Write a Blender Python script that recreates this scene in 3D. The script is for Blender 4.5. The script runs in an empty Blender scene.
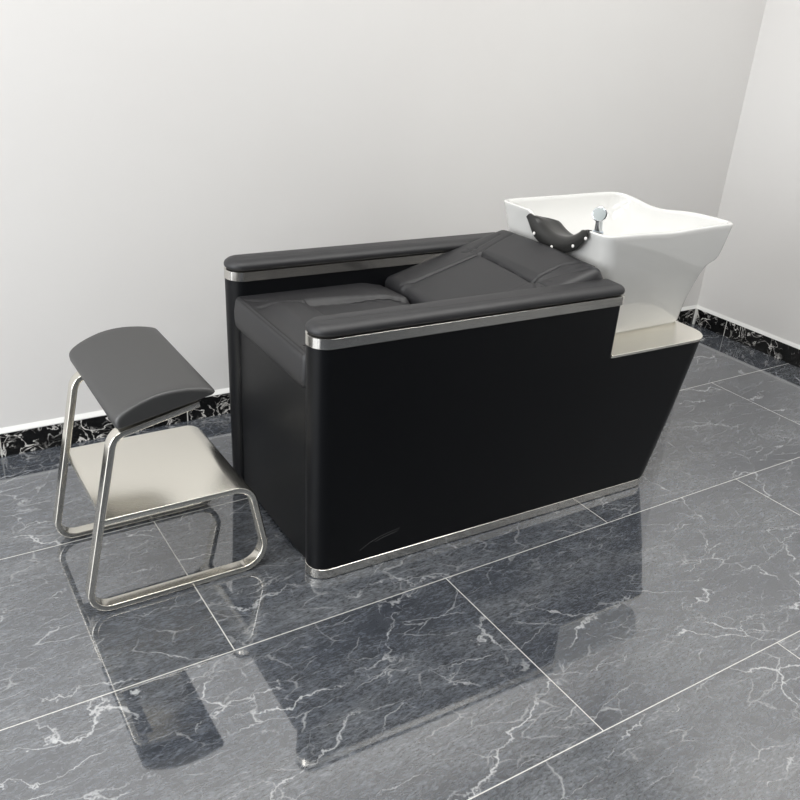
import bpy, bmesh, math
from mathutils import Vector, Matrix
C = bpy.context.scene.collection
S = bpy.context.scene

# ------------------------------------------------------------------ camera
cam_data = bpy.data.cameras.new('camera')
cam = bpy.data.objects.new('camera', cam_data)
C.objects.link(cam)
R = ((0.84538155, -0.17496747, 0.50469439),
     (-0.52975283, -0.39578228, 0.75014553),
     (0.06849803, -0.90152247, -0.42727655))
cam.matrix_world = Matrix(((R[0][0], -R[0][1], -R[0][2], 0.0),
                           (R[1][0], -R[1][1], -R[1][2], 0.0),
                           (R[2][0], -R[2][1], -R[2][2], 1.395),
                           (0, 0, 0, 1)))
cam_data.sensor_width = 36.0
cam_data.lens = 856.7 / 800.0 * 36.0
cam_data.clip_start = 0.02
S.camera = cam

# ------------------------------------------------------------------ world, lights, exposure
W = bpy.data.worlds.new('world')
S.world = W
W.use_nodes = True
W.node_tree.nodes['Background'].inputs['Color'].default_value = (0.93, 0.95, 1.0, 1)
W.node_tree.nodes['Background'].inputs['Strength'].default_value = 0.06

def area(name, loc, rot, sx, sy, power, color=(1, 1, 1)):
    d = bpy.data.lights.new(name, 'AREA')
    d.shape = 'RECTANGLE'
    d.size = sx
    d.size_y = sy
    d.energy = power
    d.color = color
    o = bpy.data.objects.new(name, d)
    C.objects.link(o)
    o.location = loc
    o.rotation_euler = rot
    return o

# ceiling light panels of the showroom
for lx in (-1.2, 0.6, 2.4):
    for ly, pw in ((0.2, 6), (1.35, 18)):
        area('ceiling_light', (lx, ly, 2.86), (0, 0, 0), 1.2, 0.5, pw, (1.0, 0.985, 0.955))
# daylight through the tall panes of the shop front on the left
for ly in (0.1, 1.05, 2.0):
    area('shop_front_daylight', (-2.35, ly, 1.25), (0, math.radians(-90), 0), 2.3, 0.75, 28, (0.96, 0.98, 1.0))

S.view_settings.view_transform = 'Standard'
S.view_settings.look = 'None'
S.view_settings.gamma = 1.0
S.view_settings.use_curve_mapping = False
S.view_settings.exposure = 0.24

# ------------------------------------------------------------------ node helpers
class NT:
    def __init__(self, name):
        self.m = bpy.data.materials.new(name)
        self.m.use_nodes = True
        self.t = self.m.node_tree
        self.b = self.t.nodes['Principled BSDF']
    def n(self, kind, **kw):
        x = self.t.nodes.new(kind)
        for k, v in kw.items():
            setattr(x, k, v)
        return x
    def l(self, a, b):
        self.t.links.new(a, b)
    def set(self, sock, v):
        if isinstance(v, (int, float, tuple)):
            sock.default_value = v
        else:
            self.l(v, sock)
    def math(self, op, a, b=0.0, c=0.0):
        x = self.n('ShaderNodeMath', operation=op)
        self.set(x.inputs[0], a)
        self.set(x.inputs[1], b)
        if len(x.inputs) > 2:
            self.set(x.inputs[2], c)
        return x.outputs[0]
    def ramp(self, fac, stops):
        x = self.n('ShaderNodeValToRGB')
        e = x.color_ramp.elements
        while len(e) < len(stops):
            e.new(0.5)
        for q, (p, c) in zip(e, stops):
            q.position = p
            q.color = c if isinstance(c, tuple) else (c, c, c, 1)
        self.l(fac, x.inputs[0])
        return x.outputs[0]
    def mix(self, f, a, b, mode='MIX'):
        x = self.n('ShaderNodeMix', data_type='RGBA', blend_type=mode)
        self.set(x.inputs[0], f)
        self.set(x.inputs[6], a)
        self.set(x.inputs[7], b)
        return x.outputs[2]
    def noise(self, vec, scale, detail=4.0, rough=0.5, dist=0.0):
        x = self.n('ShaderNodeTexNoise')
        self.l(vec, x.inputs['Vector'])
        x.inputs['Scale'].default_value = scale
        x.inputs['Detail'].default_value = detail
        x.inputs['Roughness'].default_value = rough
        x.inputs['Distortion'].default_value = dist
        return x.outputs[0]
    def coord(self):
        return self.n('ShaderNodeTexCoord').outputs['Object']
    def mapping(self, vec, scale=(1, 1, 1), rot=(0, 0, 0), loc=(0, 0, 0)):
        x = self.n('ShaderNodeMapping')
        x.inputs['Scale'].default_value = scale
        x.inputs['Rotation'].default_value = rot
        x.inputs['Location'].default_value = loc
        self.l(vec, x.inputs['Vector'])
        return x.outputs[0]
    def bump(self, h, strength, dist):
        x = self.n('ShaderNodeBump')
        x.inputs['Strength'].default_value = strength
        x.inputs['Distance'].default_value = dist
        self.l(h, x.inputs['Height'])
        self.l(x.outputs[0], self.b.inputs['Normal'])
    def P(self, **kw):
        for k, v in kw.items():
            self.set(self.b.inputs[k.replace('_', ' ')], v)

def vein(T, vec, scale, detail, width, dist=0.6, rough=0.55):
    """thin line where a noise field crosses one half"""
    n = T.noise(vec, scale, detail, rough, dist)
    d = T.math('ABSOLUTE', T.math('SUBTRACT', n, 0.5))
    return T.math('SUBTRACT', 1.0, T.math('MINIMUM', T.math('DIVIDE', d, width), 1.0))

# ------------------------------------------------------------------ materials
def wall_material():
    T = NT('wall_paint')
    c = T.coord()
    n = T.noise(c, 1.3, 3)
    T.l(T.ramp(n, [(0.3, (0.79, 0.775, 0.76, 1)), (0.7, (0.81, 0.80, 0.785, 1))]), T.b.inputs['Base Color'])
    T.P(Roughness=0.55)
    T.bump(T.noise(c, 60, 3), 0.04, 0.002)
    return T.m

def floor_material():
    T = NT('grey_marble_tile')
    c = T.coord()
    sx = T.n('ShaderNodeSeparateXYZ')
    T.l(c, sx.inputs[0])
    X, Y = sx.outputs[0], sx.outputs[1]
    v = T.math('DIVIDE', T.math('SUBTRACT', Y, 0.866), 0.594)
    row = T.math('FLOOR', v)
    odd = T.math('FLOORED_MODULO', row, 2.0)
    u = T.math('ADD', T.math('DIVIDE', T.math('SUBTRACT', X, 1.172), 1.193), T.math('MULTIPLY', odd, 0.5))
    col = T.math('FLOOR', u)
    fu = T.math('SUBTRACT', u, col)
    fv = T.math('SUBTRACT', v, row)
    eu = T.math('MULTIPLY', T.math('MINIMUM', fu, T.math('SUBTRACT', 1.0, fu)), 1.193)
    ev = T.math('MULTIPLY', T.math('MINIMUM', fv, T.math('SUBTRACT', 1.0, fv)), 0.594)
    e = T.math('MINIMUM', eu, ev)
    grout = T.math('LESS_THAN', e, 0.0014)
    # every tile samples its own patch of stone
    off = T.n('ShaderNodeCombineXYZ')
    T.l(T.math('MULTIPLY', col, 7.31), off.inputs[0])
    T.l(T.math('MULTIPLY', row, 5.17), off.inputs[1])
    T.l(T.math('ADD', T.math('MULTIPLY', row, 1.7), T.math('MULTIPLY', col, 2.3)), off.inputs[2])
    add = T.n('ShaderNodeVectorMath', operation='ADD')
    T.l(c, add.inputs[0])
    T.l(off.outputs[0], add.inputs[1])
    p = add.outputs[0]
    ps = T.mapping(p, scale=(0.7, 2.1, 1), rot=(0, 0, math.radians(-24)))
    cloud = T.noise(ps, 2.6, 8, 0.62, 0.6)
    fine = T.noise(T.mapping(p, scale=(1.0, 2.6, 1), rot=(0, 0, math.radians(-18))), 22, 8, 0.72, 0.6)
    base = T.ramp(cloud, [(0.28, (0.046, 0.053, 0.067, 1)), (0.50, (0.080, 0.088, 0.102, 1)), (0.74, (0.135, 0.143, 0.155, 1))])
    grain = T.noise(T.mapping(p, scale=(1.0, 3.0, 1), rot=(0, 0, math.radians(-18))), 70, 5, 0.7, 0.3)
    fr = T.math('MULTIPLY', T.ramp(fine, [(0.30, 0.55), (0.52, 1.0), (0.72, 1.6)]), T.ramp(grain, [(0.30, 0.45), (0.5, 1.0), (0.70, 1.75)]))
    base = T.mix(1.0, base, fr, 'MULTIPLY')
    # cracks filled with white calcite: cell borders of a warped field, broken up by a mask
    wn = T.n('ShaderNodeTexNoise')
    T.l(p, wn.inputs['Vector'])
    wn.inputs['Scale'].default_value = 4.0
    wn.inputs['Detail'].default_value = 6.0
    wn.inputs['Roughness'].default_value = 0.62
    def crack(scale, width, warp, stretch, rot, loc, mscale, m0, m1):
        a = T.n('ShaderNodeVectorMath', operation='MULTIPLY_ADD')
        T.l(wn.outputs['Color'], a.inputs[0])
        a.inputs[1].default_value = (warp, warp, warp)
        T.l(p, a.inputs[2])
        q = T.mapping(a.outputs[0], scale=stretch, rot=(0, 0, math.radians(rot)), loc=loc)
        v = T.n('ShaderNodeTexVoronoi', feature='DISTANCE_TO_EDGE')
        T.l(q, v.inputs['Vector'])
        v.inputs['Scale'].default_value = scale
        msk = T.ramp(T.noise(T.mapping(p, loc=loc), mscale, 4, 0.6), [(m0, 0.0), (m1, 1.0)])
        wd = T.math('ADD', 0.0006, T.math('MULTIPLY', msk, width))
        ln = T.math('SUBTRACT', 1.0, T.math('MINIMUM', T.math('DIVIDE', v.outputs['Distance'], wd), 1.0))
        return T.math('MULTIPLY', ln, msk)
    v1 = crack(1.7, 0.0070, 0.22, (0.55, 1.5, 1), -30, (3, 1, 2), 4.0, 0.44, 0.60)
    v2 = crack(2.6, 0.0085, 0.20, (0.5, 1.5, 1), 42, (7, 4, 1), 5.0, 0.46, 0.62)
    v3 = crack(7.0, 0.0180, 0.12, (0.5, 1.7, 1), -22, (2, 9, 5), 7.0, 0.44, 0.62)
    v4 = crack(12.0, 0.0300, 0.10, (0.5, 1.6, 1), 25, (5, 2, 8), 9.0, 0.45, 0.64)
    vv = T.math('MAXIMUM', T.math('MAXIMUM', v1, T.math('MULTIPLY', v2, 0.85)), T.math('MAXIMUM', T.math('MULTIPLY', v3, 0.60), T.math('MULTIPLY', v4, 0.40)))
    col_ = T.mix(T.math('MULTIPLY', vv, 0.8), base, (0.62, 0.63, 0.64, 1))
    col_ = T.mix(grout, col_, (0.60, 0.59, 0.56, 1))
    T.l(col_, T.b.inputs['Base Color'])
    T.l(T.math('ADD', 0.035, T.math('MULTIPLY', grout, 0.35)), T.b.inputs['Roughness'])
    T.P(IOR=2.6)
    return T.m

def black_marble_material():
    T = NT('black_marble')
    c = T.coord()
    sx = T.n('ShaderNodeSeparateXYZ')
    T.l(c, sx.inputs[0])
    # joints between the skirting tiles
    def joint(s, o):
        f = T.math('FRACT', T.math('DIVIDE', T.math('SUBTRACT', s, o), 0.6))
        return T.math('LESS_THAN', T.math('MINIMUM', f, T.math('SUBTRACT', 1.0, f)), 0.0032)
    j = T.math('MAXIMUM', joint(sx.outputs[0], JX), joint(sx.outputs[1], JY))
    v1 = vein(T, c, 9, 4, 0.014, 1.0, 0.55)
    v2 = vein(T, T.mapping(c, loc=(5, 3, 2)), 17, 4, 0.020, 1.0, 0.6)
    m = T.ramp(T.noise(c, 9, 3), [(0.45, 0.0), (0.60, 1.0)])
    m2 = T.ramp(T.noise(T.mapping(c, loc=(2, 8, 2)), 6, 3), [(0.48, 0.0), (0.60, 1.0)])
    v = T.math('MAXIMUM', T.math('MULTIPLY', v1, m), T.math('MULTIPLY', v2, m2))
    v = T.math('MINIMUM', T.math('MULTIPLY', v, 1.7), 1.0)
    col = T.mix(v, (0.006, 0.006, 0.006, 1), (0.75, 0.73, 0.70, 1))
    col = T.mix(j, col, (0.66, 0.65, 0.62, 1))
    T.l(col, T.b.inputs['Base Color'])
    T.P(Roughness=0.12)
    return T.m
JX, JY = 0.27, 1.82

def leather(name, col, rough, spec=0.5):
    T = NT(name)
    c = T.coord()
    T.l(T.mix(T.noise(c, 3, 3), tuple(x * 0.93 for x in col) + (1,), tuple(x * 1.07 for x in col) + (1,)), T.b.inputs['Base Color'])
    T.P(Roughness=rough)
    T.b.inputs['Specular IOR Level'].default_value = spec
    g = T.n('ShaderNodeTexVoronoi')
    T.l(c, g.inputs['Vector'])
    g.inputs['Scale'].default_value = 900
    T.bump(g.outputs['Distance'], 0.10, 0.0006)
    return T.m

def steel(name, col, rough, stretch=(1, 1, 1), amount=0.06):
    T = NT(name)
    c = T.coord()
    n = T.noise(T.mapping(c, scale=stretch), 1.0, 3, 0.6)
    T.P(Base_Color=col, Metallic=1.0)
    T.l(T.math('ADD', rough - amount / 2, T.math('MULTIPLY', n, amount)), T.b.inputs['Roughness'])
    T.b.inputs['Anisotropic'].default_value = 0.3
    T.bump(n, 0.02, 0.0005)
    return T.m

def plain(name, col, rough, **kw):
    T = NT(name)
    c = T.coord()
    T.l(T.mix(T.noise(c, 8, 2), tuple(x * 0.985 for x in col) + (1,), col + (1,)), T.b.inputs['Base Color'])
    T.P(Roughness=rough, **kw)
    return T.m

M_wall = wall_material()
M_floor = floor_material()
M_skirt = black_marble_material()
M_white = plain('white_joint', (0.85, 0.85, 0.83), 0.5)
M_ceiling = plain('ceiling_paint', (0.86, 0.86, 0.85), 0.7)
M_body = leather('black_vinyl_panel', (0.0030, 0.0034, 0.0044), 0.40, 0.22)
M_lea = leather('charcoal_leather', (0.014, 0.014, 0.016), 0.50, 0.70)
M_stoollea = leather('dark_grey_leather', (0.028, 0.028, 0.028), 0.46, 1.0)
M_thread_shade = plain('seam_thread_and_shade', (0.010, 0.010, 0.011), 0.6)  # stitching and piping; also the painted shade in the cushion seam grooves
M_steel = steel('brushed_steel', (0.66, 0.64, 0.60, 1), 0.20, (4, 4, 500), 0.12)
M_polish = steel('polished_steel', (0.80, 0.77, 0.70, 1), 0.20, (6, 400, 6), 0.08)
M_plate = steel('satin_steel_plate', (0.93, 0.90, 0.82, 1), 0.24, (8, 500, 8), 0.08)
M_ceramic = plain('white_ceramic', (0.77, 0.77, 0.75), 0.10, Coat_Weight=0.5)
M_gel = plain('black_gel_rubber', (0.022, 0.022, 0.021), 0.28)
M_chrome = steel('chrome', (0.80, 0.83, 0.86, 1), 0.10, (50, 50, 50), 0.03)
M_holder = plain('grey_blue_holder', (0.42, 0.48, 0.54), 0.3)
M_button = plain('pearl_button', (0.82, 0.81, 0.78), 0.25)
M_spray = plain('spray_plate', (0.42, 0.46, 0.46), 0.3)

# ------------------------------------------------------------------ mesh helpers
def make(name, bm, mat, parent=None, smooth=True, bevel=None, angle=40):
    if parent is not None:
        bmesh.ops.translate(bm, verts=bm.verts, vec=-Vector(parent['origin']))
    bmesh.ops.recalc_face_normals(bm, faces=bm.faces)
    me = bpy.data.meshes.new(name)
    bm.to_mesh(me)
    bm.free()
    me.materials.append(mat)
    o = bpy.data.objects.new(name, me)
    C.objects.link(o)
    if parent is not None:
        o.parent = parent
    if smooth:
        for p in me.polygons:
            p.use_smooth = True
        me.set_sharp_from_angle(angle=math.radians(angle))
    if bevel:
        b = o.modifiers.new('bevel', 'BEVEL')
        b.width = bevel
        b.segments = 3
        b.limit_method = 'ANGLE'
        b.angle_limit = math.radians(35)
    return o

def sub(name, bm, mat, parent, **kw):
    """a sub-part: parented to a part whose origin coincides with its thing's origin"""
    org = parent.parent['origin']
    bmesh.ops.translate(bm, verts=bm.verts, vec=-Vector(org))
    o = make(name, bm, mat, None, **kw)
    o.parent = parent
    return o

def thing(name, label, cat, loc):
    o = bpy.data.objects.new(name, None)
    C.objects.link(o)
    o.location = loc
    o.empty_display_size = 0.1
    o['origin'] = loc
    o['label'] = label
    o['category'] = cat
    return o

def structure(o):
    o['kind'] = 'structure'
    return o

def box(bm, a, b):
    vs = [bm.verts.new((x, y, z)) for x in (a[0], b[0]) for y in (a[1], b[1]) for z in (a[2], b[2])]
    for f in ((0, 1, 3, 2), (4, 6, 7, 5), (0, 4, 5, 1), (2, 3, 7, 6), (0, 2, 6, 4), (1, 5, 7, 3)):
        bm.faces.new([vs[i] for i in f])

def loft(bm, loops, cap0=True, cap1=True, closed=True, wrap=False):
    rings = [[bm.verts.new(p) for p in lp] for lp in loops]
    n = len(rings[0])
    pairs = list(zip(rings, rings[1:]))
    if wrap:
        pairs.append((rings[-1], rings[0]))
    for a, b in pairs:
        for i in range(n if closed else n - 1):
            j = (i + 1) % n
            bm.faces.new((a[i], a[j], b[j], b[i]))
    if cap0:
        bm.faces.new(rings[0])
    if cap1:
        bm.faces.new(rings[-1])
    return rings

def fillet(pts, radii, seg=8, closed=True):
    """2D polyline with rounded corners"""
    out = []
    n = len(pts)
    for i in range(n):
        p = Vector(pts[i])
        r = radii[i]
        if (not closed and i in (0, n - 1)) or r <= 1e-6:
            out.append(tuple(p))
            continue
        a = (Vector(pts[i - 1]) - p).normalized()
        b = (Vector(pts[(i + 1) % n]) - p).normalized()
        half = math.acos(max(-1, min(1, a.dot(b)))) / 2
        d = r / math.tan(half)
        c = p + (a + b).normalized() * (r / math.sin(half))
        s = p + a * d
        e = p + b * d
        a0 = math.atan2(s.y - c.y, s.x - c.x)
        a1 = math.atan2(e.y - c.y, e.x - c.x)
        da = (a1 - a0 + math.pi) % (2 * math.pi) - math.pi
        for k in range(seg + 1):
            t = a0 + da * k / seg
            out.append((c.x + r * math.cos(t), c.y + r * math.sin(t)))
    return out

def offset_loop(lp, d):
    """grow a counter-clockwise closed 2D loop by d"""
    n = len(lp)
    out = []
    for i in range(n):
        p0 = Vector(lp[i - 1]); p = Vector(lp[i]); p1 = Vector(lp[(i + 1) % n])
        e0 = (p - p0); e1 = (p1 - p)
        if e0.length < 1e-7: e0 = e1
        if e1.length < 1e-7: e1 = e0
        e0.normalize(); e1.normalize()
        n0 = Vector((e0.y, -e0.x)); n1 = Vector((e1.y, -e1.x))
        m = n0 + n1
        if m.length < 1e-6:
            m = n0
        m.normalize()
        k = d / max(0.5, m.dot(n0))
        out.append((p.x + m.x * k, p.y + m.y * k))
    return out

def smoothstep(a, b, x):
    t = max(0.0, min(1.0, (x - a) / (b - a)))
    return t * t * (3 - 2 * t)

def seg_dist(p, a, b):
    ax, ay = a; bx, by = b; px, py = p
    dx, dy = bx - ax, by - ay
    L = dx * dx + dy * dy
    t = 0 if L == 0 else max(0, min(1, ((px - ax) * dx + (py - ay) * dy) / L))
    return math.hypot(px - ax - t * dx, py - ay - t * dy)

def poly_dist(p, pl):
    return min(seg_dist(p, pl[i], pl[i + 1]) for i in range(len(pl) - 1))

# ------------------------------------------------------------------ the room
X0, X1, Y0, Y1, ZC = -2.5, 3.503, -3.2, 2.616, 2.9
bm = bmesh.new(); box(bm, (X0, Y0, -0.1), (X1, Y1, 0)); structure(make('floor', bm, M_floor, smooth=False))
bm = bmesh.new(); box(bm, (X0, Y0, ZC), (X1, Y1, ZC + 0.1)); structure(make('ceiling', bm, M_ceiling, smooth=False))
bm = bmesh.new(); box(bm, (X0, Y1, -0.1), (X1 + 0.1, Y1 + 0.1, ZC)); structure(make('wall_back', bm, M_wall, smooth=False))
bm = bmesh.new(); box(bm, (X1, Y0, -0.1), (X1 + 0.1, Y1, ZC)); structure(make('wall_right', bm, M_wall, smooth=False))
BH = 0.080
bm = bmesh.new(); box(bm, (X0, Y1 - 0.010, 0.0), (X1 - 0.010, Y1, BH)); structure(make('baseboard_back', bm, M_skirt, smooth=False))
bm = bmesh.new(); box(bm, (X1 - 0.010, Y0, 0.0), (X1, Y1 , BH)); structure(make('baseboard_right', bm, M_skirt, smooth=False))
# white cement fillet on top of the skirting tiles
def fillet_strip(name, a, b, inward):
    bm = bmesh.new()
    prof = [(0.0, BH), (0.0105, BH), (0.0105, BH + 0.003), (0.0, BH + 0.016)]
    loops = []
    for q in (a, b):
        loops.append([(q[0] + inward[0] * d, q[1] + inward[1] * d, z) for d, z in prof])
    loft(bm, loops)
    return structure(make(name, bm, M_white, smooth=False))
fillet_strip('trim_1', (X0, Y1, 0), (X1 - 0.0105, Y1, 0), (0, -1))
fillet_strip('trim_2', (X1, Y0, 0), (X1, Y1, 0), (-1, 0))
# white caulked corner between the two skirtings
bm = bmesh.new(); box(bm, (X1 - 0.019, Y1 - 0.019, 0.0), (X1 - 0.0100, Y1 - 0.0100, BH)); structure(make('trim_3', bm, M_white, smooth=False))

# ------------------------------------------------------------------ shampoo chair
chair = thing('shampoo_chair', 'black leather backwash chair with white ceramic basin and brushed steel trims', 'salon chair', (1.5, 1.91, 0))

YN0, YN1 = 1.600, 1.690      # near arm
YF0, YF1 = 2.130, 2.220      # far arm
YC = 1.91

def front_x(z):
    return 0.848 - 0.015 * z / 0.65
def rear_low(z):
    t = max(0, min(1, z / 0.487))
    return 2.060 + 0.142 * t + 0.006 * math.sin(math.pi * t)

def arm_plan(z, rear, r_rear, grow=0.0, mirror=False, r_in=0.002):
    """plan of the near arm: bullnose front, rounded outer rear corner (counter-clockwise)"""
    fx = front_x(z)
    pts = [(fx, YN0), (rear, YN0), (rear, YN1), (fx, YN1)]
    rad = [0.0448, r_rear, r_in, 0.0448]
    lp = fillet(pts, rad, 10)
    if grow:
        lp = offset_loop(lp, grow)
    if mirror:
        lp = [(x, 2 * YC - y) for x, y in reversed(lp)]
    return lp

def arm_loop(z, rear, r, grow, mirror, zz=None, r_in=0.002):
    return [(x, y, z if zz is None else zz) for x, y in arm_plan(z, rear, r, grow, mirror, r_in)]

REAR_UP = 1.784
for mirror in (False, True):
    # leather side panel: low part runs to the rear, high part stops at the notch
    bm = bmesh.new()
    zs = [0.004 if mirror else 0.030, 0.12, 0.21, 0.30, 0.39, 0.488]
    loft(bm, [arm_loop(z, rear_low(z), 0.072, 0, mirror) for z in zs])
    zs = [0.488, 0.52, 0.58, 0.649]
    loft(bm, [arm_loop(z, REAR_UP, 0.012, 0, mirror) for z in zs])
    sp = make('side_panel', bm, M_body, chair)
    # steel skirting on the floor
    bm = bmesh.new()
    lps = [arm_loop(0.03, 2.062, 0.072, g, mirror, zz=z) for z, g in ((0.002, 0.0), (0.003, 0.0015), (0.029, 0.0015), (0.030, 0.0))]
    if mirror:
        # on the wall side the skirting starts behind the front edge
        lps = [[(x + 0.16 * max(0.0, (1.9 - x) / 1.05), y, z) for x, y, z in lp] for lp in lps]
    loft(bm, lps)
    make('base_trim', bm, M_steel, chair)
    # steel band under the arm pad
    bm = bmesh.new()
    loft(bm, [arm_loop(0.655, 1.796, 0.018, g, mirror, zz=z) for z, g in ((0.6495, 0.0), (0.6505, 0.0015), (0.6755, 0.0015), (0.6765, 0.0))])
    make('arm_trim', bm, M_steel, chair)
    # padded arm top
    bm = bmesh.new()
    prof = [(0.6768, -0.008), (0.6795, -0.005), (0.6815, -0.001), (0.685, 0.001), (0.690, 0.0012), (0.695, -0.0005), (0.6995, -0.005), (0.7030, -0.010), (0.7055, -0.016), (0.7068, -0.021)]
    lps = [arm_loop(0.68, 1.797, 0.024, g, mirror, zz=z, r_in=0.024) for z, g in prof]
    loft(bm, lps)
    make('arm_pad', bm, M_lea, chair, angle=70)

# front kick panel, gently bowed
bm = bmesh.new()
NY, NZ = 14, 14
def kick(y, z):
    t = (y - YC) / 0.22
    return 0.856 - 0.004 * (1 - t * t) + 0.008 * (1 - z / 0.5) 
grid = [[bm.verts.new((kick(YN1 + (YF0 - YN1) * i / NY, 0.012 + 0.502 * k / NZ), YN1 + (YF0 - YN1) * i / NY, 0.012 + 0.502 * k / NZ)) for k in range(NZ + 1)] for i in range(NY + 1)]
for i in range(NY):
    for k in range(NZ):
        bm.faces.new((grid[i][k], grid[i + 1][k], grid[i + 1][k + 1], grid[i][k + 1]))
ext = bmesh.ops.extrude_face_region(bm, geom=bm.faces[:])
for v in ext['geom']:
    if isinstance(v, bmesh.types.BMVert):
        v.co.x = 0.885
make('front_panel', bm, M_body, chair)

# rear panel between the side panels
bm = bmesh.new()
loft(bm, [[(rear_low(z) - 0.22, YN1, z), (rear_low(z), YN1, z), (rear_low(z), YF0, z), (rear_low(z) - 0.22, YF0, z)] for z in (0.012, 0.12, 0.21, 0.30, 0.39, 0.488)])
make('rear_panel', bm, M_body, chair)
# upper back panel closing the armrests behind the seat
bm = bmesh.new(); box(bm, (1.765, YN1, 0.488), (REAR_UP, YF0, 0.60)); make('back_panel', bm, M_body, chair, smooth=False)

# steel ledge under the basin
bm = bmesh.new()
lp = fillet([(REAR_UP - 0.002, YN0 - 0.001), (2.207, YN0 - 0.001), (2.207, YF1 + 0.001), (REAR_UP - 0.002, YF1 + 0.001)], [0.002, 0.075, 0.075, 0.002], 12)
loft(bm, [[(x, y, z) for x, y in offset_loop(lp, g)] for z, g in ((0.488, 0), (0.489, 0.001), (0.496, 0.001), (0.497, 0.0))])
make('rear_ledge', bm, M_plate, chair)

# ---- cushions: rounded slab with seams pressed into the top
def cushion(u0, u1, v0, v1, thick, r, fn, top, nu=110, nv=120):
    """top(u,v)->height offset, fn(u,v,w)->world. u along, v across, w up"""
    bm = bmesh.new()
    def axis(a, b, n):
        # finer near the ends so that the rounded edge is smooth
        out = [a + r * (1 - math.cos(math.pi / 2 * k / 8)) for k in range(8)]
        out += [a + r + (b - a - 2 * r) * k / n for k in range(n + 1)]
        out += [b - r * (1 - math.cos(math.pi / 2 * k / 8)) for k in range(7, -1, -1)]
        return out
    U, V = axis(u0, u1, nu), axis(v0, v1, nv)
    def drop(u, v):
        du = max(0, u0 + r - u, u - (u1 - r)); dv = max(0, v0 + r - v, v - (v1 - r))
        d = min(1.0, math.hypot(du, dv) / r)
        return r * (1 - math.sqrt(max(0, 1 - d * d)))
    def clampuv(u, v):
        # pull the plan corners round
        du = max(0, u0 + r - u, u - (u1 - r)); dv = max(0, v0 + r - v, v - (v1 - r))
        L = math.hypot(du, dv)
        if L > r:
            k = r / L
            cu = u0 + r - du * k if u < u0 + r else (u1 - r + du * k if u > u1 - r else u)
            cv = v0 + r - dv * k if v < v0 + r else (v1 - r + dv * k if v > v1 - r else v)
            return cu, cv
        return u, v
    g = []
    for u in U:
        rowv = []
        for v in V:
            uu, vv = clampuv(u, v)
            rowv.append(bm.verts.new(fn(uu, vv, thick - drop(u, v) + top(uu, vv))))
        g.append(rowv)
    for i in range(len(U) - 1):
        for j in range(len(V) - 1):
            bm.faces.new((g[i][j], g[i + 1][j], g[i + 1][j + 1], g[i][j + 1]))
    # sides down to the bottom
    ring = [(i, 0) for i in range(len(U))] + [(len(U) - 1, j) for j in range(1, len(V))] + [(i, len(V) - 1) for i in range(len(U) - 2, -1, -1)] + [(0, j) for j in range(len(V) - 2, 0, -1)]
    prev = [g[i][j] for i, j in ring]
    for w, inset in ((thick * 0.55, -0.0025), (thick * 0.3, -0.002), (0.010, 0.0), (0.0, 0.007)):
        cur = []
        for (i, j) in ring:
            uu, vv = clampuv(U[i], V[j])
            cu = uu + (inset if uu < u0 + r else (-inset if uu > u1 - r else 0))
            cv = vv + (inset if vv < v0 + r else (-inset if vv > v1 - r else 0))
            cur.append(bm.verts.new(fn(cu, cv, w)))
        for k in range(len(ring)):
            l = (k + 1) % len(ring)
            bm.faces.new((prev[k], prev[l], cur[l], cur[k]))
        prev = cur
    bm.faces.new(prev)
    return bm

def groove(d, width, depth):
    return -depth * math.exp(-(d / width) ** 2)

# seat cushion
seatY0, seatY1 = YN1 - 0.006, YF0 + 0.014
front_seams = [(0.872, 2.072), (0.872, 1.750)]
panel_seam = [(0.870, 2.026), (0.955, 2.030), (0.985, 2.022), (1.002, 2.000), (1.004, 1.95), (1.004, 1.87), (1.002, 1.820), (0.985, 1.798), (0.955, 1.790), (0.870, 1.745)]
bolster_far = [(0.985, 2.012), (1.06, 2.006), (1.18, 1.992), (1.285, 1.974)]
bolster_near = [(0.985, 1.808), (1.06, 1.814), (1.18, 1.828), (1.285, 1.846)]
def seat_top(u, v):
    x, y = u, v
    ty = (y - YC) / 0.21
    h = 0.010 * (1 - min(1, ty * ty)) * smoothstep(0.86, 0.93, x)
    yb_f = 2.026 - 0.05 * smoothstep(1.0, 1.3, x)
    yb_n = 2 * YC - yb_f
    inside = smoothstep(yb_n - 0.012, yb_n + 0.012, y) * (1 - smoothstep(yb_f - 0.012, yb_f + 0.012, y))
    # raised bolsters, raised front panel, lower middle field
    mid = inside * smoothstep(1.000, 1.012, x)
    h -= 0.014 * smoothstep(1.23, 1.318, x)
    h += -0.013 * mid
    h += 0.004 * inside * smoothstep(0.88, 0.93, x) * (1 - smoothstep(0.97, 1.004, x))
    h += groove(poly_dist((x, y), panel_seam[3:7]), 0.0045, 0.009)
    h += groove(poly_dist((x, y), panel_seam[:4]), 0.006, 0.0045)
    h += groove(poly_dist((x, y), panel_seam[6:]), 0.006, 0.0045)
    d = poly_dist((x, y), bolster_far)
    pk = 0.55 + 0.45 * math.sin(x * 190)
    h += groove(d, 0.006, 0.005) + groove(d, 0.016, 0.0025) * pk
    h += groove(poly_dist((x, y), bolster_near), 0.006, 0.006)
    # ear-like creases where the front panel meets its corners
    h += groove(seg_dist((x, y), (0.862, 1.726), (0.905, 1.762)), 0.005, 0.005)
    h += groove(seg_dist((x, y), (0.862, 2.094), (0.900, 2.060)), 0.006, 0.003)
    return h
bm = cushion(0.843, 1.318, seatY0, seatY1, 0.094, 0.017, lambda u, v, w: (u, v, 0.515 + w), seat_top, 120, 110)
seat = make('seat_cushion', bm, M_lea, chair, angle=60)

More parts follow.
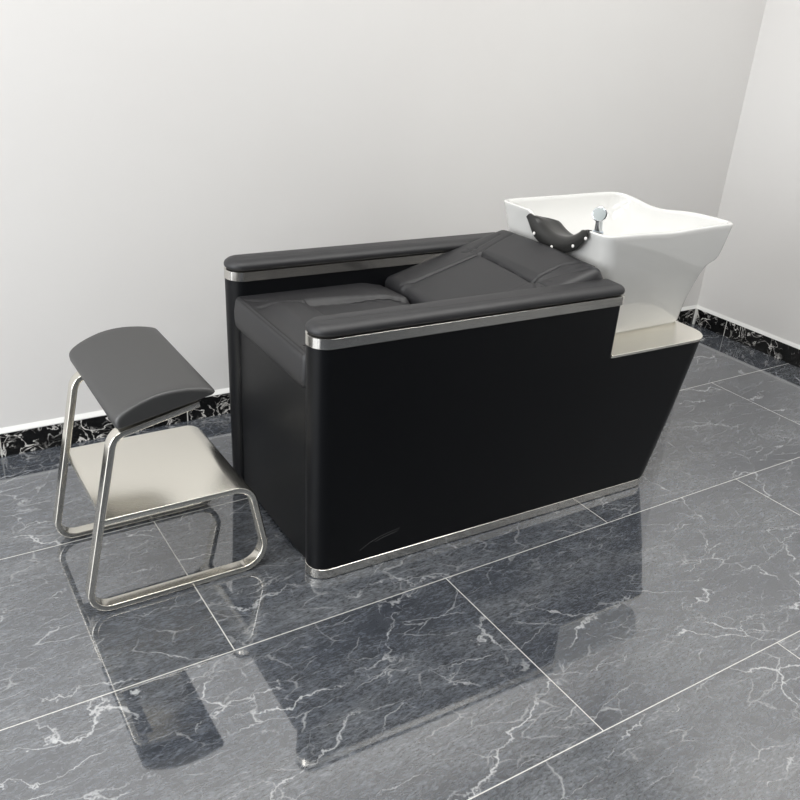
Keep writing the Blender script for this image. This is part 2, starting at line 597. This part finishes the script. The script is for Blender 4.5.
def thread(pts, rad=0.0011, n=6):
    """a fine raised seam line following 3D points"""
    bm = bmesh.new()
    loops = []
    P = [Vector(p) for p in pts]
    for i, p in enumerate(P):
        t = (P[min(i + 1, len(P) - 1)] - P[max(i - 1, 0)]).normalized()
        a = t.cross(Vector((0, 0, 1)))
        if a.length < 1e-3:
            a = t.cross(Vector((0, 1, 0)))
        a.normalize()
        b = t.cross(a)
        loops.append([tuple(p + a * rad * math.cos(2 * math.pi * k / n) + b * rad * math.sin(2 * math.pi * k / n)) for k in range(n)])
    loft(bm, loops)
    return bm
def dense(pl, step=0.006):
    out = []
    for a, b in zip(pl, pl[1:]):
        n_ = max(1, int(math.hypot(b[0] - a[0], b[1] - a[1]) / step))
        out += [(a[0] + (b[0] - a[0]) * k / n_, a[1] + (b[1] - a[1]) * k / n_) for k in range(n_)]
    return out + [pl[-1]]
for pl in (panel_seam, bolster_far, bolster_near):  # real seams; the dark thread paints in the shade of their grooves
    sub('seam', thread([(x, y, 0.515 + 0.094 + seat_top(x, y) + 0.0006) for x, y in dense(pl)], 0.0013), M_thread_shade, seat)
# double row of stitching along the front edge of the seat
def seat_edge(v, off):
    # off: angle round the front roll
    r = 0.017
    return (0.843 + r - r * math.cos(off) * 1.01, v, 0.515 + 0.094 - r + r * math.sin(off) * 1.01)
for off in (0.75, 1.25):
    pts = [seat_edge(seatY0 + 0.014 + (seatY1 - seatY0 - 0.028) * k / 40, off) for k in range(41)]
    sub('seam', thread(pts, 0.0012), M_thread_shade, seat)

# reclined back cushion
ang = math.atan(0.275)
bx, bz = 1.312, 0.617
ca, sa = math.cos(ang), math.sin(ang)
BL = 0.470
BT = 0.085
def back_fn(u, v, w):
    ww = w - BT
    return (bx + u * ca - ww * sa, v, bz + u * sa + ww * ca)
def xu(x):
    return (x - bx) / ca
bs_far = [(xu(1.325), 2.040), (xu(1.356), 2.024), (xu(1.47), 2.026), (xu(1.594), 2.028)]
bs_far2 = [(xu(1.594), 2.028), (xu(1.656), 2.048), (xu(1.775), 2.074)]
bs_near = [(u, 2 * YC - v - 0.03) for u, v in bs_far]
bs_near2 = [(xu(1.583), 1.762), (xu(1.687), 1.768), (xu(1.773), 1.738)]
cross_seam = [(xu(1.594), 2.028), (xu(1.583), 1.760)]
def back_top(u, v):
    ty = (v - YC) / 0.215
    h = 0.008 * (1 - min(1, ty * ty))
    us = xu(1.588)
    if u < us:
        yf = 2.026; yn = 1.764
    else:
        k = (u - us) / (xu(1.775) - us)
        yf = 2.028 + 0.046 * k; yn = 1.764 - 0.022 * max(0, k - 0.4) / 0.6
    inside = smoothstep(yn - 0.012, yn + 0.012, v) * (1 - smoothstep(yf - 0.012, yf + 0.012, v))
    h -= 0.007 * inside
    h += 0.009 * inside * smoothstep(us, us + 0.03, u) * (1 - 0.4 * smoothstep(us + 0.1, BL, u))
    h += groove(poly_dist((u, v), cross_seam), 0.0045, 0.010)
    for pl, dp in ((bs_far, 0.004), (bs_near, 0.004), (bs_far2, 0.004), (bs_near2, 0.004)):
        h += groove(poly_dist((u, v), pl), 0.004, dp)
    # puckers where the cross seam meets the bolsters
    for cx, cy, s in ((us, 2.030, 1), (us, 1.762, -1)):
        for da in (-0.5, 0.0, 0.5):
            e = (cx + 0.055 * math.sin(da) , cy + s * 0.055 * math.cos(da))
            h += groove(seg_dist((u, v), (cx, cy), e), 0.0035, 0.0035)
    h += groove(seg_dist((u, v), (us - 0.01, 1.752), (us + 0.15, 1.705)), 0.008, 0.0035)
    h += groove(seg_dist((u, v), (us + 0.02, 1.748), (us + 0.17, 1.722)), 0.008, 0.002)
    h += groove(seg_dist((u, v), (us - 0.01, 2.068), (us + 0.13, 2.100)), 0.006, 0.004)
    return h
bm = cushion(0.0, BL, YN1 - 0.020, YF0 + 0.016, BT, 0.028, back_fn, back_top, 120, 110)
# keep the cushion between the armrests below their pads
back = make('back_cushion', bm, M_lea, chair, angle=60)
for pl in (cross_seam, bs_far + bs_far2[1:], bs_near, bs_near2):  # dark lines stand in for crease shade along these sewn seams
    sub('seam', thread([back_fn(u, v, BT + back_top(u, v) + 0.0006) for u, v in dense(pl) if 0.02 < u < BL - 0.028], 0.0013), M_thread_shade, back)
# piping on the rear roll of the back cushion
pts = [back_fn(BL - 0.024 + 0.024 * math.sin(0.9) * 1.01, YN1 + 0.02 + (YF0 - YN1 - 0.04) * k / 30, BT - 0.024 + 0.024 * math.cos(0.9) * 1.01 + 0.0) for k in range(31)]
sub('seam', thread(pts, 0.0012), M_thread_shade, back)

# scuff scratches on the side panel
bm = bmesh.new()
def scratch(pts, r):
    lps = []
    for i, (x, z) in enumerate(pts):
        x -= 0.052
        z -= 0.008
        rr = r * math.sin(math.pi * (i + 0.35) / (len(pts) - 0.3))
        lps.append([(x, YN0 + 0.0003, z - rr), (x, YN0 - 0.0004, z), (x, YN0 + 0.0003, z + rr)])
    loft(bm, lps)
scratch([(1.03, 0.070), (1.06, 0.087), (1.09, 0.097), (1.12, 0.103), (1.15, 0.108)], 0.0009)
scratch([(1.075, 0.084), (1.10, 0.092), (1.13, 0.097), (1.148, 0.101)], 0.0006)
s = make('scuff_mark', bm, plain('scuffed_vinyl', (0.055, 0.055, 0.055), 0.5), chair)

# ---- basin
BYC = 1.915
def lerp_tab(tab, t):
    for (a, va), (b, vb) in zip(tab, tab[1:]):
        if t <= b:
            return va + (vb - va) * (t - a) / (b - a)
    return tab[-1][1]
Z0, ZR = 0.497, 0.820
def T_(z): return (z - Z0) / (ZR - Z0)
xr_tab = [(0, 2.216), (T_(0.51), 2.216), (T_(0.53), 2.216), (T_(0.56), 2.218), (T_(0.59), 2.224), (T_(0.62), 2.232), (T_(0.65), 2.243), (T_(0.675), 2.256), (T_(0.69), 2.268), (T_(0.698), 2.284), (T_(0.704), 2.300), (T_(0.712), 2.312), (T_(0.73), 2.318), (T_(0.76), 2.325), (1.0, 2.338)]
xf_tab = [(0, 1.872), (T_(0.6), 1.836), (T_(0.71), 1.804), (T_(0.78), 1.787), (1, 1.772)]
hy_tab = [(0, 0.202), (T_(0.6), 0.208), (T_(0.7), 0.217), (T_(0.76), 0.230), (1, 0.246)]
def rim_z(x, y):
    """height of the rim around its outline"""
    d = abs(y - 1.885)
    front = 1 - smoothstep(1.79, 1.95, x)
    z = ZR
    z -= 0.088 * front * (1 - smoothstep(0.02, 0.135, d))
    rear = smoothstep(2.2, 2.33, x)
    q = (y - 2.00) / 0.13
    z -= 0.024 * rear * math.exp(-q * q)
    side = 1 - abs(smoothstep(1.8, 2.3, x) * 2 - 1)
    z -= 0.007 * side * smoothstep(0.15, 0.24, BYC - y)
    z += 0.004 * rear * smoothstep(0.18, 0.25, y - BYC)
    return z
def rr_loop(x0, x1, y0, y1, r, nf=16, ns=20):
    """rounded rectangle with a fixed vertex count"""
    out = []
    rs = r if isinstance(r, tuple) else (r, r, r, r)
    cs = [((x0 + rs[0], y0 + rs[0]), math.pi), ((x1 - rs[1], y0 + rs[1]), 1.5 * math.pi), ((x1 - rs[2], y1 - rs[2]), 0.0), ((x0 + rs[3], y1 - rs[3]), 0.5 * math.pi)]
    for k, ((cx, cy), a) in enumerate(cs):
        r = rs[k]
        arc = [(cx + r * math.cos(a + math.pi / 2 * i / nf), cy + r * math.sin(a + math.pi / 2 * i / nf)) for i in range(nf + 1)]
        out += arc
        (nx, ny), na = cs[(k + 1) % 4]
        r = rs[(k + 1) % 4]
        e = arc[-1]; s = (nx + r * math.cos(na), ny + r * math.sin(na))
        n_ = ns * (2 if k == 3 else 1)
        for i in range(1, n_):
            out.append((e[0] + (s[0] - e[0]) * i / n_, e[1] + (s[1] - e[1]) * i / n_))
    return out
def CR(r):
    return (r, r * 0.8, r * 1.9, r)
loops = []
rim_plan = rr_loop(1.772, 2.338, BYC - 0.246, BYC + 0.246, CR(0.040))
rz = [rim_z(x, y) for x, y in rim_plan]
ts = [0, 0.03, 0.1, 0.2, 0.3, 0.4, 0.5, 0.57, 0.60, 0.625, 0.64, 0.655, 0.68, 0.73, 0.8, 0.88, 0.95, 0.985]
for t in ts:
    xr = lerp_tab(xr_tab, t); xf = lerp_tab(xf_tab, t); hy = 0.246 - 0.036 * (1 - t) ** 1.3
    g = 0.004 * (1 - t / 0.03) if t < 0.03 else 0
    lp = rr_loop(xf + g, xr - g, BYC - hy + g, BYC + hy - g, CR(0.040))
    loops.append([(x, y, Z0 + (z - Z0) * t) for (x, y), z in zip(lp, rz)])
# rounded lip then the bowl
def inner(g, rad):
    return rr_loop(1.772 + g, 2.338 - g, BYC - 0.246 + g, BYC + 0.246 - g, CR(rad))
loops.append([(x, y, z - 0.0015) for (x, y), z in zip(inner(0.0012, 0.040), rz)])
loops.append([(x, y, z + 0.0005) for (x, y), z in zip(inner(0.004, 0.039), rz)])
loops.append([(x, y, z + 0.0010) for (x, y), z in zip(inner(0.009, 0.037), rz)])
loops.append([(x, y, z - 0.0008) for (x, y), z in zip(inner(0.014, 0.035), rz)])
zb = 0.665
for s in (0.03, 0.08, 0.16, 0.26, 0.38, 0.5, 0.62, 0.74, 0.86, 0.95):
    g = 0.016
    # the wall steepens near the rim and flattens towards the drain
    xf = 1.772 + g + 0.235 * s ** 1.25
    xr = 2.338 - g - 0.200 * s ** 1.6
    y0 = BYC - 0.246 + g + 0.195 * s ** 1.6
    lp = rr_loop(xf, xr, y0, 2 * BYC - y0, CR(0.034 + 0.006 * s) if s < 0.5 else tuple(c * (1 - (s - 0.5)) + 0.034 * (s - 0.5) for c in CR(0.037)))
    loops.append([(x, y, (z - 0.004) * (1 - k_) + zb * k_) for (x, y), z, k_ in zip(lp, rz, [1 - (1 - s) ** 1.7] * len(lp))])
lp = rr_loop(2.06, 2.10, BYC - 0.02, BYC + 0.02, 0.019)
loops.append([(x, y, zb - 0.002) for x, y in lp])
bm = bmesh.new()
loft(bm, loops)
basin = make('basin', bm, M_ceramic, chair, angle=60)
bm = bmesh.new()
bmesh.ops.create_cone(bm, segments=32, radius1=0.022, radius2=0.020, depth=0.006, cap_ends=True, matrix=Matrix.Translation((2.08, BYC, zb + 0.002)))
sub('drain', bm, M_chrome, basin)

# ---- neck rest: gel saddle hooked over the dip in the rim
NC = 1.870
def neck_u(s):
    """s in -1..1 across the neck: y, z and outward (downward) normal of the U"""
    y = NC + 0.129 * s
    z = 0.758 + 0.058 * (abs(s) ** 2.1) - 0.006 * s
    dz = 0.058 * 2.1 * (abs(s) ** 1.1) * (1 if s > 0 else -1) - 0.006
    t = Vector((0, 0.129, dz)).normalized()
    return y, z, Vector((0, t.z, -t.y))
bm = bmesh.new()
loops = []
NS = 40
# section: (x, n) with n pointing down out of the U
sec = [(1.7640, 0.030), (1.7610, 0.024), (1.7600, 0.012), (1.7610, 0.000), (1.7650, -0.010), (1.7740, -0.0165), (1.7900, -0.017),
       (1.8150, -0.012), (1.8400, -0.008), (1.8500, -0.007), (1.8620, -0.007), (1.8680, -0.004), (1.8660, 0.000), (1.855, 0.002), (1.8400, 0.003), (1.8000, 0.002), (1.7760, 0.004), (1.7720, 0.012), (1.7700, 0.026)]
for k in range(NS + 1):
    s = -1 + 2 * k / NS
    y, z, nn = neck_u(s)
    e = abs(s)
    taper = 1 - 0.75 * smoothstep(0.84, 1.0, e)
    lp = []
    for x, n_ in sec:
        n2 = n_ * taper
        if n_ > 0.005:
            n2 = n_ * (1 - 0.55 * smoothstep(0.55, 1.0, e)) 
        xx = 1.764 + (x - 1.764) * (1 - 0.82 * smoothstep(0.72, 1.0, e)) - 0.0
        xx += 0.018 * (1 - e) * (1 if x < 1.78 else 0) * 0.3
        lp.append((xx, y + nn.y * n2, z + nn.z * n2))
    loops.append(lp)
loft(bm, loops)
neck = make('neck_rest', bm, M_gel, chair, angle=75)
for s in (0.62, 0.02, -0.60, -0.93):
    y, z, nn = neck_u(s)
    bm = bmesh.new()
    mt = Matrix.Translation((1.7600, y + nn.y * 0.017, z + nn.z * 0.017)) @ Matrix.Rotation(math.pi / 2, 4, 'Y')
    bmesh.ops.create_uvsphere(bm, u_segments=20, v_segments=12, radius=1.0, matrix=mt @ Matrix.Diagonal((0.0052, 0.0052, 0.0030, 1)))
    sub('button', bm, M_button, neck)

# ---- hand shower parked in the near front corner of the basin
sh = Vector((1.855, 1.792, 0.852))
fd = (Vector((0, 0, 1.395)) - sh).normalized()
fd = (fd + Vector((-0.25, 0, 0.1))).normalized()
q = fd.to_track_quat('Z', 'Y').to_matrix().to_4x4()
bm = bmesh.new()
def disc_rings(bm, M, prof, n=32):
    loft(bm, [[tuple(M @ Vector((r * math.cos(2 * math.pi * k / n), r * math.sin(2 * math.pi * k / n), z))) for k in range(n)] for r, z in prof])
disc_rings(bm, Matrix.Translation(sh) @ q, [(0.007, -0.022), (0.015, -0.017), (0.0205, -0.007), (0.0222, 0.000), (0.0222, 0.004), (0.0195, 0.0055)])
# neck going down into the holder
disc_rings(bm, Matrix.Identity(4), [(0.008, 0), (0.008, 0.0001)]) if False else None
Pn = [sh - fd * 0.008 + Vector((0, 0, -0.006)), Vector((1.862, 1.795, 0.828)), Vector((1.865, 1.796, 0.800)), Vector((1.866, 1.797, 0.775))]
lps = []
for i, p in enumerate(Pn):
    r_ = (0.012, 0.011, 0.012, 0.012)[i]
    lps.append([(p.x + r_ * math.cos(2 * math.pi * k / 16), p.y + r_ * math.sin(2 * math.pi * k / 16), p.z) for k in range(16)])
loft(bm, lps)
shower = make('shower_head', bm, M_chrome, chair, angle=50)
bm = bmesh.new()
disc_rings(bm, Matrix.Translation(sh) @ q, [(0.0190, 0.0052), (0.0190, 0.0065), (0.017, 0.0070)])
sub('spray_plate', bm, M_spray, shower)
bm = bmesh.new()
disc_rings(bm, Matrix.Translation((1.866, 1.797, 0.0)), [(0.017, 0.700), (0.016, 0.785), (0.016, 0.797), (0.0145, 0.801), (0.009, 0.803)])
make('shower_holder', bm, M_holder, chair, angle=50)

# ------------------------------------------------------------------ footstool
stool = thing('footstool', 'low footstool with dark grey leather pad on a brushed steel sled frame', 'footstool', (0.55, 1.91, 0))
ctrl = [(0.605, 0.5105), (0.4060, 0.4670), (0.3145, 0.0090), (0.7840, 0.0090), (0.7310, 0.2530), (0.368, 0.2530)]
rads = [0, 0.044, 0.048, 0.062, 0.052, 0]

def sweep_xz(bm, path, y0, y1, th, bev):
    n = len(path)
    h = th / 2
    sec = fillet([(-h, y0), (-h, y1), (h, y1), (h, y0)], [bev] * 4, 4)
    loops = []
    for i in range(n):
        a = Vector(path[max(i - 1, 0)]); b = Vector(path[min(i + 1, n - 1)])
        t = (b - a).normalized()
        nn = Vector((-t.y, t.x))
        loops.append([(path[i][0] + nn.x * d, y, path[i][1] + nn.y * d) for d, y in sec])
    loft(bm, loops)
path = fillet(ctrl, rads, 14, closed=False)
k0 = max(i for i, p in enumerate(path) if p[1] < 0.215 and p[0] > 0.6)
for y0, y1 in ((1.722, 1.756), (2.062, 2.097)):
    bm = bmesh.new()
    sweep_xz(bm, path[:k0 + 2], y0, y1, 0.0165, 0.0040)
    make('leg_frame', bm, M_polish, stool)
# shelf plate: follows the top run and curls over the right-hand bend
k0 = max(i for i, p in enumerate(path) if p[1] < 0.215 and p[0] > 0.6)
ppath = path[k0:]
bm = bmesh.new()
sweep_xz(bm, ppath, 1.7218, 2.0972, 0.0168, 0.0040)
make('shelf_plate', bm, M_plate, stool)
# pad carrier plate under the upholstery
bm = bmesh.new()
a = math.atan2(0.048, 0.2265)
sweep_xz(bm, [(0.455, 0.4815), (0.600, 0.5120)], 1.7562, 2.0618, 0.006, 0.001)
make('carrier_plate', bm, M_polish, stool)
# pad: arched section, lofted across the stool
A = Vector((0.407, 0.4920)); Bp = Vector((0.634, 0.5385))
dirv = (Bp - A).normalized(); nrm = Vector((-dirv.y, dirv.x)); LL = (Bp - A).length
nsec = 40
def pad_section(inset, n=nsec):
    pts = []
    # bottom from left to right, then the arch back
    L0, L1 = inset, LL - inset
    for k in range(13):
        pts.append((L0 + 0.006 + (L1 - L0 - 0.012) * k / 12, inset * 0.6))
    for k in range(n + 1):
        t = 1 - k / n
        x = (1 - math.cos(math.pi * t)) / 2
        e = (4 * x * (1 - x)) ** 0.22
        crown = 0.044 + 0.008 * (1 - (2 * x - 1) ** 2) - 0.020 * max(0.0, (x - 0.35) / 0.65) ** 1.7
        pts.append((L0 + (L1 - L0) * x, max(inset * 0.6 + 0.004, e * crown - inset) ))
    return pts
bm = bmesh.new()
loops = []
py0, py1 = 1.690, 2.116
st = []
for k in range(7):
    c_ = math.pi / 2 * k / 6
    st.append((py0 + 0.010 * (1 - math.sin(c_)), 0.010 * (1 - math.cos(c_)) ))
st = [(py0 + 0.010 * (1 - math.cos(math.pi / 2 * k / 6)), 0.010 * (1 - math.sin(math.pi / 2 * k / 6))) for k in range(7)]
st += [(py0 + 0.010 + (py1 - py0 - 0.02) * k / 20, 0.0) for k in range(1, 20)]
st += [(py1 - 0.010 * (1 - math.cos(math.pi / 2 * k / 6)), 0.010 * (1 - math.sin(math.pi / 2 * k / 6))) for k in range(6, -1, -1)]
for y, ins in st:
    loops.append([(A.x + dirv.x * s + nrm.x * h, y, A.y + dirv.y * s + nrm.y * h + 0.006) for s, h in pad_section(ins)])
loft(bm, loops)
pad = make('pad', bm, M_stoollea, stool, angle=60)
# piping seams round the two end faces
for yy, sg in ((py0 + 0.006, -1), (py1 - 0.006, 1)):
    arch = pad_section(0.0022)[13:]
    pts = [(A.x + dirv.x * s + nrm.x * h, yy + sg * 0.0, A.y + dirv.y * s + nrm.y * h + 0.006) for s, h in arch[1:-1]]
    sub('seam', thread(pts, 0.0015), M_thread_shade, pad)

# basin, neck rest and shower sit square to the wall on the turned base
for part in chair.children:
    if part.name.split('.')[0] in ('basin', 'neck_rest', 'shower_head', 'shower_holder'):
        pv_ = Vector((0.848, 1.60, 0.0)) - Vector(chair['origin'])
        T0 = Matrix.Translation(pv_) @ Matrix.Rotation(0.022, 4, 'Z') @ Matrix.Translation(-pv_)
        part.matrix_local = T0
# the chair stands turned a little against the tile grid
TURN = -0.022
piv = Vector((0.848, 1.60, 0.0))
rot = Matrix.Rotation(TURN, 4, 'Z')
chair.location = piv + (rot @ (Vector(chair.location) - piv)) + Vector((0.005, 0.0, 0.0))
chair.rotation_euler = (0, 0, TURN)
for o in (stool, chair):
    del o['origin']
